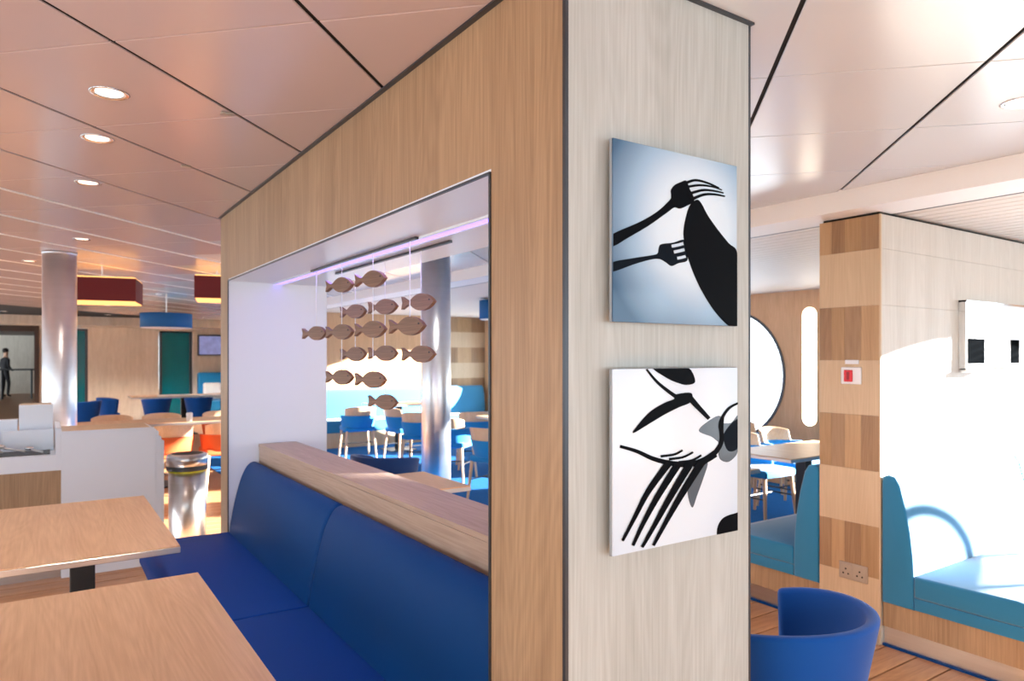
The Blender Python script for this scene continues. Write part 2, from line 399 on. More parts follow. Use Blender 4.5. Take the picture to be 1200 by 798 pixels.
# ---- partition wall between the booths, veneer bands on its end
PD0, PS0, PS1 = 2.65, 0.78, 1.11
wp = struct(box('wall_booth', (PD0+0.012, PS0, 0.0), (SIDE, PS1, SOF-0.012), M_oakW), 'booth partition wall of pale veneer with banded end')
box('shadow_gap', (PD0+0.02, PS0+0.01, SOF-0.012), (SIDE, PS1-0.01, SOF), M_black, wp)
hb = [0.0, 0.42-0.0, 0.585, 0.875, 1.165, 1.455, 1.745, 2.035, SOF-0.014]
hb = [0.0, 0.335, 0.60, 0.885, 1.17, 1.455, 1.74, 2.03, SOF-0.014]
tone = ['L', 'D', 'L', 'D', 'L', 'D', 'L', 'D']
for b in range(8):
    if tone[b] == 'D':
        cuts = [PS0, PS0+0.095, PS0+0.185, PS0+0.26, PS1]
        for q in range(4):
            box('veneer_stave', (PD0, cuts[q]+0.0004, hb[b]+0.0004), (PD0+0.012, cuts[q+1]-0.0004, hb[b+1]-0.0004), M_st[(q+b//2) % 4], wp)
    else: box('veneer_band', (PD0, PS0, hb[b]+0.0004), (PD0+0.012, PS1, hb[b+1]-0.0004), M_oakL, wp)
    # pale veneer panels on the face towards the camera
    n = 4
    for q in range(n):
        x0 = PD0+0.014+q*(SIDE-PD0-0.014)/n; x1 = PD0+0.014+(q+1)*(SIDE-PD0-0.014)/n
        box('veneer_panel', (x0, PS0-0.006-(0.001 if b % 2 else 0), hb[b]+0.0006), (x1-0.0006, PS0, hb[b+1]-0.0006), M_oakW, wp)
box('corner_strip', (PD0-0.001, PS0-0.008, 0.1), (PD0+0.012, PS0-0.0002, SOF-0.014), M_oakL, wp)
# ---- baseboard of the partition end
struct(box('baseboard_booth', (PD0-0.002, PS0+0.002, 0), (PD0+0.012, PS1, 0.10), M_steel))

# ---- the big panelled partition with the window-like opening
W0, W1 = 0.0, 0.598
O0, O1 = 0.296, 3.193
YE = 3.405
OT = 1.92
LE0, LE1, LH = 0.175, 0.399, 0.952
wl = struct(empty('wall_partition', (0.3, 0, 0)), 'oak laminate partition with a large opening')
def wpart(name, a, b, m, bev=0.0):
    a = (a[0]-0.3, a[1], a[2]); b = (b[0]-0.3, b[1], b[2]); return box(name, a, b, m, wl, bev)
wpart('near_pier', (W0+0.004, 0.004, 0), (W1-0.004, O0, CEIL-0.001), M_oak)
wpart('end_panel', (W0+0.007, -0.0005, 0), (W1-0.006, 0.004, CEIL-0.001), M_oakE)  # thin skin on the pier that carries the painted daylight tone
wpart('far_pier', (W0+0.004, O1+0.01, 0), (W1-0.004, YE, CEIL-0.001), M_oak)
wpart('header', (W0+0.004, O0, OT+0.012), (W1-0.004, O1+0.01, CEIL-0.001), M_oak)
wpart('soffit_lining', (W0+0.004, O0, OT), (W1-0.004, O1, OT+0.012), M_white)
wpart('jamb_lining', (W0+0.004, O1, 0.0), (W1-0.004, O1+0.01, OT), M_white)
wpart('jamb_lining', (W0+0.004, O0, 0.0), (W1-0.004, O0+0.004, OT), M_white)
# thin dark edge strips
wpart('corner_strip', (W0-0.002, -0.002, 0), (W0+0.007, 0.007, CEIL-0.001), M_trim)
wpart('corner_strip', (W1-0.006, -0.001, 0), (W1+0.002, 0.006, CEIL-0.001), M_trim)
wpart('opening_edge', (W0-0.001, O0-0.001, 0.3), (W0+0.006, O0+0.005, OT+0.004), M_trim)
wpart('opening_edge', (W0-0.001, O0, OT-0.001), (W0+0.006, O1+0.004, OT+0.005), M_trim)
wpart('opening_edge', (W0-0.001, O1-0.002, 0.0), (W0+0.005, O1+0.004, OT), M_trim)
wpart('ceiling_trim', (W0-0.012, -0.012, CEIL-0.006), (W0+0.004, YE, CEIL-0.0005), M_trim)
wpart('ceiling_trim', (W0-0.012, -0.012, CEIL-0.006), (W1+0.004, 0.004, CEIL-0.0005), M_trim)
# low wall carrying the ledge
wpart('ledge_wall', (LE0+0.004, O0+0.004, 0), (LE1-0.004, O1, LH-0.022), M_oakH)
wpart('ledge_top', (LE0, O0+0.004, LH-0.02), (LE1, O1, LH), M_oakH, 0.002)
wpart('ledge_groove', (LE0+0.008, O0+0.004, LH-0.022), (LE1-0.006, O1, LH-0.02), M_black)

# ================================================================== PARTITION FITTINGS
# violet light strip in the soffit
t = tag(empty('light_strip', (0.285, (O0+O1)/2, OT)), 'violet glowing light strip set along the white soffit of the opening', 'light')
hl = (O1-O0)/2-0.01
box('diffuser', (-0.022, -hl, -0.006), (0.022, hl, -0.0005), M_led, t)
box('rim', (-0.030, -hl, -0.009), (-0.022, hl, -0.0003), M_white, t); box('rim', (0.022, -hl, -0.009), (0.030, hl, -0.0003), M_white, t)
l = bpy.data.lights.new('strip_glow', 'AREA'); l.shape = 'RECTANGLE'; l.size = 0.04; l.size_y = 2*hl-0.7; l.energy = 3; l.color = (0.34,0.24,1.0)
o = bpy.data.objects.new('strip_glow', l); C.objects.link(o); o.parent = t; o.location = (0,0,-0.012)
# hanging wooden fish
rails = []
for (x, y0, y1, lab) in ((0.248, 1.20, 2.42, 'thin dark hanging rail under the soffit, nearer the blue bench'), (0.390, 1.20, 2.45, 'thin dark hanging rail under the soffit, beyond the violet strip')):
    tag(box('hanging_rail', (x-0.007, y0, OT-0.010), (x+0.007, y1, OT-0.0003), M_trim), lab, 'rail', 'hanging rails')
half = [(0.0,0.0),(0.022,0.016),(0.05,0.028),(0.085,0.0345),(0.12,0.033),(0.15,0.024),(0.175,0.011),(0.198,0.009),(0.245,0.027)]
# outline: nose at 0 (towards -Y), tail at 0.245
half = [(a*0.745, b) for a, b in half]
top = catmull(half, 5, False)
outl = top + [(0.176, 0.0)] + [(a, -b) for a, b in top[::-1]][:-1]
bmf = bmesh.new(); fthk = 0.010
A = [bmf.verts.new((-fthk, a-0.078, b)) for a, b in outl]; B = [bmf.verts.new((fthk, a-0.078, b)) for a, b in outl]
bmf.faces.new(A); bmf.faces.new(B[::-1])
for i in range(len(outl)): bmf.faces.new((A[i], B[i], B[(i+1) % len(outl)], A[(i+1) % len(outl)]))
fish_me = bmm(bmf, 'fish_body'); fish_me.materials.append(M_fishw)
bm = bmesh.new(); tube_bm(bm, (-fthk-0.0015, -0.055, 0.008), (fthk+0.0015, -0.055, 0.008), 0.0038); eye_me = bmm(bm, 'eye'); eye_me.materials.append(M_blackm)
FA, FB = 0.248, 0.390
fish = [  # string x, string y, [(pixel height)], words
 (FA, 2.345, [390.5], ['leftmost wooden fish, hanging before the white jamb']),
 (FA, 1.984, [334, 389, 442], ['small brown wooden fish in the top row at left', 'second wooden fish from the left in the middle row', 'left of the two lowest-but-one wooden fish']),
 (FA, 1.616, [327, 386, 445], ['topmost wooden fish, right one of the top pair', 'third wooden fish from the left in the middle row', 'right of the two lowest-but-one wooden fish']),
 (FA, 1.260, [382], ['large brown wooden fish at the right end of the middle row']),
 (FB, 2.18, [365, 415], ['violet tinged wooden fish below the top pair, leftmost of three', 'violet tinged wooden fish in the fourth row, leftmost of three']),
 (FB, 1.816, [359.5, 414, 471], ['violet tinged wooden fish in the second row, middle of three', 'wooden fish in the fourth row, middle of three', 'lowest wooden fish of all, above the blue chair beyond']),
 (FB, 1.452, [354, 415], ['violet tinged wooden fish before the steel column, upper one', 'wooden fish before the steel column, lower one']),
]
for x, y, hs, labs in fish:
    rel = Vector((x-CX, y-CY)); z = rel.x*FX+rel.y*FY
    top_z = OT-0.010; prev = top_z
    for hpx, lb in zip(hs, labs):
        zz = CZ-(hpx-HZ)/FPX*z
        root = tag(empty('wooden_fish', (x, y, zz), math.radians(20)), lb, 'fish ornament', 'wooden fish hanging in the opening')
        o = link('body', fish_me, None, root); o2 = link('eye', eye_me, None, root)
        tube('string', (0, 0, 0.030), (0, 0, prev-zz), 0.0018, M_wplas, root, seg=6)
        prev = zz-0.030
# pictures on the near pier
def on_plane(px, py, yp):
    lat = (px-600)/FPX; dx = RX*lat+FX; dy = RY*lat+FY; t = (yp-CY)/dy
    return (CX+dx*t, CZ-(py-HZ)/FPX*t)
PY = -0.026
def picture(x0, x1, z0, z1, face, lab, oy, shapes):
    cx, cz = (x0+x1)/2, (z0+z1)/2
    t = tag(empty('wall_picture', (cx, -0.004, cz)), lab, 'picture', 'fork pictures on the oak pier')
    y1 = PY+0.004
    box('panel', (x0-cx, PY+0.0045, z0-cz), (x1-cx, y1+0.008, z1-cz), mat('panel_edge_grey', srgb(150,160,170), 0.4) if 'panel_edge_grey' not in MATS else MATS['panel_edge_grey'], t, 0.002)
    box('standoff', (-0.12, y1+0.010, -0.12), (0.12, 0.008, 0.12), M_blackm, t)
    box('print', (x0-cx+0.001, PY+0.0002, z0-cz+0.001), (x1-cx-0.001, PY+0.0043, z1-cz-0.001), face, t, 0.0008, 1)
    lim = lambda p: (min(max(p[0], x0+0.001), x1-0.001), min(max(p[1], z0+0.001), z1-0.001))
    def cv(pt): 
        p = on_plane(650+pt[0]*0.32564, oy+pt[1]*0.3258, PY); p = lim(p); return (p[0]-cx, p[1]-cz)
    for li, (nm, kind, pts, m, wd) in enumerate(shapes):
        yy = PY-0.0003-0.00012*li+0.004
        if kind == 'poly':
            poly = [cv(p) for p in catmull(pts, 5)]
        else:
            line = catmull([tuple(p) for p in pts], 6, False); n = len(line); L_, R_ = [], []
            for i, p in enumerate(line):
                a, b = line[max(0, i-1)], line[min(n-1, i+1)]; dx, dy = b[0]-a[0], b[1]-a[1]; l = math.hypot(dx, dy) or 1
                t_ = i/(n-1); w_ = (wd[0]+(wd[1]-wd[0])*t_)/2
                L_.append((p[0]-dy/l*w_, p[1]+dx/l*w_)); R_.append((p[0]+dy/l*w_, p[1]-dx/l*w_))
            poly = [cv(p) for p in L_+R_[::-1]]
        q = [poly[0]]
        for p in poly[1:]:
            if math.hypot(p[0]-q[-1][0], p[1]-q[-1][1]) > 1e-5: q.append(p)
        bm = bmesh.new(); vs = [bm.verts.new((p[0], yy-0.004, p[1])) for p in q]; f = bm.faces.new(vs)
        bmesh.ops.triangulate(bm, faces=[f], ngon_method='EAR_CLIP')
        r = bmesh.ops.extrude_face_region(bm, geom=bm.faces[:]); 
        for v in [g for g in r['geom'] if isinstance(g, bmesh.types.BMVert)]: v.co.y += 0.0004
        link(nm, bmm(bm, nm), m, t)
pr1 = print_mat('blue_print', [(0.0, srgb(226,238,246)), (0.12, srgb(208,225,238)), (0.20, srgb(150,180,206)), (0.29, srgb(56,92,124))], (0.05, 0.03))
pr2 = print_mat('pale_print', [(0.0, srgb(232,240,248)), (0.18, srgb(220,232,244)), (0.32, srgb(200,216,234))], (-0.02, 0.0))
fx0, fx1 = on_plane(716.5, 400, PY)[0], on_plane(862.5, 400, PY)[0]
s1 = [('shadow_fork', 'poly', [(205,513),(280,499),(350,488),(366,481),(370,460),(380,449),(420,444),(462,434),(470,470),(472,508),(440,518),(415,528),(395,515),(372,503),(340,505),(280,522),(205,548),(196,530)], M_inkb, 0),
 ('fork_gap', 'line', [(416,457),(440,452),(458,447)], M_inkw, (11,11)), ('fork_gap', 'line', [(424,478),(446,473),(462,469)], M_inkw, (11,11)), ('fork_gap', 'line', [(436,500),(452,497),(466,493)], M_inkw, (10,10)),
 ('dark_curve', 'poly', [(505,290),(522,302),(545,345),(580,395),(620,445),(652,482),(652,610),(652,748),(622,744),(570,690),(520,610),(485,530),(465,460),(458,410),(465,360),(480,312)], M_ink, 0),
 ('fork', 'poly', [(205,412),(300,370),(360,335),(400,300),(415,280),(412,258),(425,238),(450,226),(468,222),(480,250),(497,292),(470,312),(445,322),(425,318),(405,332),(380,350),(330,385),(260,426),(205,457),(197,434)], M_ink, 0),
 ('tine', 'line', [(462,232),(500,220),(545,230),(586,248)], M_ink, (11,5)), ('tine', 'line', [(466,245),(515,238),(560,243),(596,255)], M_ink, (10,4)),
 ('tine', 'line', [(474,270),(525,256),(565,258),(602,266)], M_ink, (11,5)), ('tine', 'line', [(484,290),(530,272),(570,271),(607,278)], M_ink, (12,5))]
picture(fx0, fx1, on_plane(716.5, 377.5, PY)[1], on_plane(716.5, 161, PY)[1], pr1, 'upper square picture of a black fork and its blue shadow on the oak pier', 140, s1)
s2 = [('blurred_handle', 'poly', [(514,291),(545,258),(592,238),(604,300),(590,332),(560,312)], M_inkg, 0), ('blurred_handle', 'poly', [(590,272),(630,262),(658,238),(660,350),(625,400),(590,392),(584,350)], M_inkg, 0),
 ('blurred_handle', 'poly', [(604,300),(658,248),(658,345),(618,362)], M_inkb, 0),
 ('blurred_tine', 'poly', [(545,405),(530,460),(508,520),(490,566),(474,520),(480,470),(510,425)], M_inkg, 0),
 ('blurred_spot', 'poly', [(588,676),(580,640),(600,604),(640,588),(662,590),(662,664)], M_ink, 0),
 ('spoon_edge', 'poly', [(348,64),(420,60),(478,66),(500,114),(470,126),(438,119),(398,101)], M_ink, 0),
 ('stem', 'line', [(325,70),(360,112),(400,146),(434,170)], M_ink, (7,15)), ('leaf_blade', 'poly', [(430,160),(486,155),(482,188),(442,206),(390,232),(340,262),(276,299),(300,262),(340,220),(390,190),(424,176)], M_ink, 0),
 ('stem', 'line', [(474,165),(508,203),(550,247)], M_ink, (24,13)), ('handle_loop', 'line', [(654,191),(622,209),(599,240),(590,272),(596,310),(588,345),(560,380),(516,412)], M_ink, (7,20)),
 ('fork_head', 'line', [(229,346),(290,364),(350,391),(420,408),(480,410),(530,398),(572,372)], M_ink, (11,26)),
 ('short_tine', 'line', [(375,382),(425,375),(454,360)], M_ink, (9,7)), ('short_tine', 'line', [(405,392),(455,385),(492,367)], M_ink, (9,7)), ('short_tine', 'line', [(440,403),(488,396),(521,378)], M_ink, (9,7)),
 ('long_tine', 'line', [(402,408),(330,508),(282,600),(238,685)], M_ink, (26,9)), ('long_tine', 'line', [(438,408),(364,526),(312,622),(275,702)], M_ink, (27,10)),
 ('long_tine', 'line', [(480,408),(404,536),(352,630),(308,708)], M_ink, (28,10)), ('long_tine', 'line', [(522,402),(444,528),(392,620),(348,702)], M_ink, (28,10))]
picture(fx0, fx1+0.002, on_plane(716.5, 652.5, PY)[1], on_plane(716.5, 432, PY)[1], pr2, 'lower square picture of black fork tines on white on the oak pier', 410, s2)

# ================================================================== BLUE BENCH IN THE OPENING
SH = 0.45
bn = tag(empty('bench', (-0.15, 1.7, 0)), 'long royal blue padded bench under the oak ledge', 'bench')
def bp_(name, pts, y0, y1, m, bev=0.012):
    return prism(name, [(a+0.15, b) for a, b in pts], 'Y', y0-1.7, y1-1.7, m, bn, bev, 3, True)
seams = [O0+0.012, 1.71, O1-0.006]
for a, b in zip(seams[:-1], seams[1:]):
    prof = [(-0.455,0.335),(-0.462,0.35),(-0.462,0.425),(-0.450,0.444),(-0.43,SH),(-0.2,SH+0.004),(0.02,SH),(0.03,0.335)]
    bp_('seat_cushion', prof, a+0.002, b-0.002, M_navys, 0.01)
    core = [(0.0,SH-0.01),(0.008,0.50),(0.030,0.62),(0.062,0.745),(0.092,0.815),(0.118,0.845),(0.145,0.852),(0.166,0.838),(0.172,0.80),(0.172,SH-0.01)]
    bp_('back_cushion', catmull(core[:9], 3, False)+core[9:], a+0.002, b-0.002, M_navy, 0.022)
bp_('base', [(-0.43,0.08),(-0.43,0.335),(0.17,0.335),(0.17,0.08)], seams[0], seams[-1], M_oakH, 0)
bp_('toe_kick', [(-0.40,0.0),(-0.40,0.08),(0.17,0.08),(0.17,0.0)], seams[0], seams[-1], M_steel, 0)

# ================================================================== FOREGROUND TABLES
def table(name, x0, x1, y0, y1, h, lab, group=None, thick=0.03, top=M_table, ped=None):
    cx, cy = (x0+x1)/2, (y0+y1)/2
    t = tag(empty(name, (cx, cy, 0)), lab, 'table', group)
    hx, hy = (x1-x0)/2, (y1-y0)/2
    box('table_top', (-hx+0.002, -hy+0.002, h-0.006), (hx-0.002, hy-0.002, h), top, t, 0.001, 1)
    box('edge_band', (-hx, -hy, h-thick), (hx, hy, h-0.006), M_steel, t, 0.002, 1)
    px_, py_ = ped or (0, 0)
    box('pedestal', (px_-0.045, py_-0.045, 0.02), (px_+0.045, py_+0.045, h-thick), M_blackm, t, 0.004)
    box('foot_plate', (px_-0.22, py_-0.22, 0.0), (px_+0.22, py_+0.22, 0.02), M_blackm, t, 0.004)
    return t
table('dining_table', -1.21, -0.46, 0.24, 1.436, 0.74, 'beech table nearest the camera beside the blue bench', 'tables at the blue bench')
table('dining_table', -1.21, -0.455, 1.841, 3.022, 0.74, 'second beech table along the blue bench, before the white counter', 'tables at the blue bench', ped=(0.07, -0.1))

# ================================================================== CHAIRS
def shell_mesh(name, ang0, ang1, na, rows, thick):
    """rows: (radius, height, dz_front) ; angle 0 = back (-Y)"""
    bm = bmesh.new(); grid = []
    for j, (r, h, drop, lean) in enumerate(rows):
        row = []
        for i in range(na+1):
            a = ang0+(ang1-ang0)*i/na; f = (abs(a)/max(abs(ang0), abs(ang1)))
            hh = h-drop*f**3
            row.append((r*math.sin(a), -r*math.cos(a)-lean, hh, a, r))
        grid.append(row)
    o = [[bm.verts.new((p[0], p[1], p[2])) for p in row] for row in grid]
    n = [[bm.verts.new((p[0]-thick*math.sin(p[3]), p[1]+thick*math.cos(p[3]), p[2])) for p in row] for row in grid]
    J = len(rows)
    for j in range(J-1):
        for i in range(na):
            bm.faces.new((o[j][i], o[j][i+1], o[j+1][i+1], o[j+1][i])); bm.faces.new((n[j][i+1], n[j][i], n[j+1][i], n[j+1][i+1]))
    for i in range(na):
        bm.faces.new((o[J-1][i], o[J-1][i+1], n[J-1][i+1], n[J-1][i])); bm.faces.new((o[0][i+1], o[0][i], n[0][i], n[0][i+1]))
    for j in range(J-1):
        bm.faces.new((o[j+1][0], n[j+1][0], n[j][0], o[j][0])); bm.faces.new((o[j][na], n[j][na], n[j+1][na], o[j+1][na]))
    return bmm(bm, name)
def soften(o, w=0.012, seg=3):
    b = o.modifiers.new('soft', 'BEVEL'); b.width = w; b.segments = seg; b.limit_method = 'ANGLE'; b.angle_limit = math.radians(50)
    for p in o.data.polygons: p.use_smooth = True
def tub_chair(lab, m, loc, rotz, group, rim=0.75):
    t = tag(empty('tub_chair', loc, rotz), lab, 'chair', group)
    rows = [(0.165,0.30,0,0),(0.188,0.42,0.0,0.0),(0.214,0.56,0.015,0.0),(0.236,rim-0.06,0.03,0.0),(0.247,rim,0.05,0.0)]
    o = link('shell', shell_mesh('shell', math.radians(-126), math.radians(106), 36, rows, 0.036), m, t); soften(o, 0.014, 4)
    bm = bmesh.new(); lathe_bm(bm, [(0.12,0.30),(0.132,0.32),(0.142,0.42),(0.135,0.446),(0.10,0.455)], 32); s_ = link('seat', bmm(bm, 'seat'), m, t)
    for p in s_.data.polygons: p.use_smooth = True
    for a in (45, 135, 225, 315):
        c_, s2_ = math.cos(math.radians(a)), math.sin(math.radians(a)); tube('leg', (0.14*c_, 0.14*s2_, 0.305), (0.20*c_, 0.20*s2_, 0.0), 0.016, M_chairw, t, 0.011)
    return t
tub = tub_chair('blue wool tub chair in the foreground at right of the oak pier', M_tub, (0.955, 0.135, 0), math.radians(27), 'blue tub chairs', 0.735)

def dining_chair(lab, m, loc, rotz, group, wtop=M_chairw):
    t = tag(empty('dining_chair', loc, rotz), lab, 'chair', group)
    rows = [(0.235,0.46,0.0,0.0),(0.25,0.56,-0.01,0.015),(0.258,0.635,0.0,0.03)]
    o = link('back_upholstery', shell_mesh('back_upholstery', math.radians(-88), math.radians(88), 20, rows, 0.04), m, t); soften(o, 0.006, 2)
    rows = [(0.246,0.55,0.0,0.012),(0.250,0.64,0.0,0.03),(0.256,0.765,0.03,0.055)]
    o = link('backrest', shell_mesh('backrest', math.radians(-62), math.radians(62), 18, rows, 0.022), wtop, t); soften(o, 0.006, 2)
    bm = bmesh.new(); bm_box(bm, (-0.22,-0.20,0.40), (0.22,0.24,0.47), 0.025, 3); link('seat', bmm(bm, 'seat'), m, t, smooth=True)
    for sx in (-1, 1):
        for sy in (-1, 1): tube('leg', (sx*0.19, sy*0.19+0.01, 0.41), (sx*0.225, sy*0.225+0.01, 0.0), 0.019, M_chairw, t, 0.013)
    for sx in (-1, 1): tube('stretcher', (sx*0.21, -0.195, 0.22), (sx*0.21, 0.215, 0.22), 0.007, M_blackm, t)
    tube('stretcher', (-0.21, 0.01, 0.22), (0.21, 0.01, 0.22), 0.007, M_blackm, t)
    return t
def face(px_from, z_from, px_to, z_to):
    a, b = G(px_from, z_from), G(px_to, z_to); d = b-a; return math.atan2(-d.x, d.y)
GB = 'blue chairs with wooden backs beyond the opening'
ch = dining_chair('blue chair with wooden back left of the steel column, seen from behind', M_chairb, G(419, 10.2), -0.15, GB)
dup(ch, G(474, 10.0), -1.5, 'teal chair turned sideways just left of the steel column', GB)
dup(ch, G(494, 9.2), -0.7, 'blue chair half hidden behind the steel column', GB)
dup(ch, G(530, 8.4), -0.9, 'blue chair with wooden back just right of the steel column', GB)
dup(ch, G(556, 9.3), -0.45, 'blue chair with wooden back right of the steel column, against the pier edge', GB)
dup(ch, G(583, 7.2), -1.2, 'blue chair cut off by the oak pier edge beyond the opening', GB)
tc = tub_chair('dark blue tub chair back just beyond the ledge', mat('deep_blue_wool', srgb(8,62,124), 0.8, sheen=0.3), G(452, 4.9), -0.95, 'blue tub chairs', 0.80)
# table just beyond the ledge, set by its visible corners
a = PH(552, 569, 0.74)
table('side_table', a.x-0.62, a.x, a.y, a.y+0.60, 0.74, 'small beech table just beyond the ledge before the steel column', 'beech tables beyond the opening')
table('dining_table', 3.3, 4.25, 8.7, 9.4, 0.74, 'beech table between the blue chairs left of the steel column', 'beech tables beyond the opening')
table('dining_table', 3.58, 4.4, 5.65, 6.35, 0.74, 'table right of the steel column beyond the blue chairs', 'beech tables beyond the opening')

# ================================================================== STEEL COLUMNS
for px_, z, lab in ((70, 5.71, 'round steel column behind the white counter at left'), (511, 5.8, 'round steel column seen through the opening')):
    p = G(px_, z); t = tag(empty('steel_column', p), lab, 'column', 'round steel columns')
    lathe('shaft', [(0.121,0.0),(0.121,CEIL-0.02)], M_steelc, t, 48); lathe('collar', [(0.125,CEIL-0.02),(0.125,CEIL-0.0005)], M_steelc, t, 48)

# ================================================================== TEAL BANQUETTES AT THE BOOTH WALL
def banquette(lab, flip, y_wall, xa, xb, cuts):
    t = tag(empty('banquette', ((xa+xb)/2, y_wall, 0)), lab, 'banquette', 'teal booth banquettes'); cx = (xa+xb)/2; sg = -1 if not flip else 1
    def pr(name, pts, x0, x1, m, bev=0.01): return prism(name, [(sg*a_, b_) for a_, b_ in pts], 'X', x0-cx, x1-cx, m, t, bev, 3, True)
    back = [(0.004,0.225),(0.004,0.84),(0.012,0.866),(0.035,0.876),(0.068,0.868),(0.092,0.83),(0.120,0.72),(0.142,0.60),(0.155,0.48),(0.16,0.38),(0.16,0.225)]
    for i in range(len(cuts)-1):
        pr('back_cushion', back, cuts[i]+(0.001 if i else 0), cuts[i+1]-0.001, M_teal, 0.012)
        pr('seat_cushion', [(0.162,0.29),(0.162,0.385),(0.17,0.395),(0.60,0.40),(0.65,0.395),(0.67,0.375),(0.67,0.29)], cuts[i]+(0.001 if i else 0), cuts[i+1]-0.001, M_teal, 0.012)
    pr('seat_fascia', [(0.162,0.228),(0.162,0.288),(0.675,0.288),(0.675,0.228)], xa+0.004, xb, M_teal, 0.004)
    pr('base', [(0.0,0.10),(0.0,0.227),(0.67,0.227),(0.67,0.10)], xa+0.02, xb, M_oak, 0)
    pr('toe_kick', [(0.0,0.0),(0.0,0.10),(0.66,0.10),(0.66,0.0)], xa+0.03, xb, M_steel, 0)
    pr('floor_line', [(0.0,0.0),(0.0,0.012),(0.668,0.012),(0.668,0.0)], xa+0.016, xb, M_navy, 0)
    return t
banquette('sunlit teal banquette against the pale booth wall at far right', False, PS0-0.008, PD0, SIDE-0.02, [PD0, 4.05, 5.1, SIDE-0.02])
banquette('teal banquette behind the banded pillar, facing away', True, PS1+0.003, PD0, SIDE-0.02, [PD0, 4.05, 5.1, SIDE-0.02])
# things on the booth partition
t = tag(empty('call_point', (PD0, 0.925, 1.375)), 'red fire alarm button on a white plate on the banded pillar', 'alarm button')
box('back_plate', (-0.012,-0.055,-0.045), (0,0.055,0.045), M_wplas, t, 0.004); box('button', (-0.02,-0.012,-0.032), (-0.012,0.034,0.03), M_redp, t, 0.003); box('inner_mark', (-0.0208,0.004,-0.022), (-0.02,0.018,0.02), mat('dark_red', srgb(150,10,24), 0.4), t)
tag(box('sign_plate', (PD0-0.006, 0.885, 1.436), (PD0, 0.96, 1.458), M_wplas, None, 0.002), 'small white plate above the red alarm button', 'plate')
t = tag(empty('wall_socket', (PD0, 0.915, 0.34)), 'double steel power socket low on the banded pillar', 'socket')
box('face_plate', (-0.008,-0.078,-0.044), (0,0.078,0.044), M_gplas, t, 0.003)
for sy in (-1, 1):
    o = box('outlet', (-0.0105, sy*0.038-0.032, -0.036), (-0.008, sy*0.038+0.032, 0.036), M_gplas, t, 0.002)
    for (a_, b_) in ((0, 0.010), (-0.014, -0.014), (0.014, -0.014)):
        box('pin_hole', (-0.0112, sy*0.038+a_-0.004, b_-0.004), (-0.0104, sy*0.038+a_+0.004, b_+0.004), M_black, o)
# bright framed glass board
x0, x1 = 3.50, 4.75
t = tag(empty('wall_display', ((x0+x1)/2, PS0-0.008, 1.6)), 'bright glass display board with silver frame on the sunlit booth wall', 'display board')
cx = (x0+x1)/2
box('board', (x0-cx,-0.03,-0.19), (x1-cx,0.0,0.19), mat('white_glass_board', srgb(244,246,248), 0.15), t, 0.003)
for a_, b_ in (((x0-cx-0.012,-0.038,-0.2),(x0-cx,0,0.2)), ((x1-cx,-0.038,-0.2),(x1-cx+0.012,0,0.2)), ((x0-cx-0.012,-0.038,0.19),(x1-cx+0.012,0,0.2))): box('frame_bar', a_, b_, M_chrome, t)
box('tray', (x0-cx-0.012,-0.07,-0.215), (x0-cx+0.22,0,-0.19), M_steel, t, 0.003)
box('dark_reflection', (x0-cx+0.03,-0.033,-0.165), (x0-cx+0.24,-0.03,-0.02), mat('painted_reflection', srgb(14,16,18), 1.0, spec=0.0), t)  # dark reflections in the glass, painted as flat patches
box('dark_reflection', (x0-cx+0.60,-0.033,-0.165), (x0-cx+0.72,-0.03,-0.02), MATS['painted_reflection'], t)

# pill-shaped wall lamp on the window wall
p = [(3.48+0.085*math.cos(a_), 1.94+0.085*math.sin(a_)) for a_ in [math.pi*i/16 for i in range(17)]]+[(3.48+0.085*math.cos(a_), 0.79+0.085*math.sin(a_)) for a_ in [math.pi+math.pi*i/16 for i in range(17)]]
t = tag(empty('wall_lamp', (SIDE, 3.48, 1.36)), 'tall pill-shaped glowing lamp on the warm wood wall', 'lamp')
prism('diffuser', [(a_-3.48, b_-1.36) for a_, b_ in p], 'X', -0.02, 0.0, M_lamp, t, 0.004)
prism('backplate', [((a_-3.48)*1.12, (b_-1.36)*1.015) for a_, b_ in p], 'X', -0.008, -0.0005, M_oakL, t)

# bay beyond the pillar: tables and chairs
GT = 'tables in the booth bay behind the pillar'
table('dining_table', 2.55, 3.12, 1.84, 2.44, 0.72, 'near white-lit table between the oak pier and the banded pillar', GT)
table('dining_table', 3.55, 4.75, 1.90, 2.50, 0.74, 'far beech table between the oak pier and the banded pillar', GT)
GC = 'chairs in the booth bay behind the pillar'
dup(ch, (5.17, 3.02, 0), math.radians(180), 'pale wood-backed chair under the round window, beside the lamp', GC)
dup(ch, (5.45, 3.70, 0), math.radians(170), 'pale wood-backed chair under the round window, next to the oak pier', GC)
dup(ch, (4.55, 2.92, 0), math.radians(180), 'teal chair at the far table behind the banded pillar', GC)

# ================================================================== FAR BANQUETTE UNDER THE SUNLIT FAR WALL
t = tag(empty('banquette', (4.0, FAR-0.33, 0)), 'teal banquette along the sunlit far wall beyond the opening', 'banquette', 'teal booth banquettes')
prism('back_cushion', [(0.29-a_, b_) for a_, b_ in [(0.004,0.225),(0.004,0.90),(0.035,0.93),(0.092,0.88),(0.142,0.60),(0.16,0.38),(0.16,0.225)]], 'X', -1.9, 2.1, M_teal, t, 0.01, 2, True)
box('seat_cushion', (-1.9,-0.35,0.25), (2.1,0.125,0.44), M_teal, t, 0.012); box('base', (-1.9,-0.33,0), (2.1,0.29,0.25), M_oakL, t)

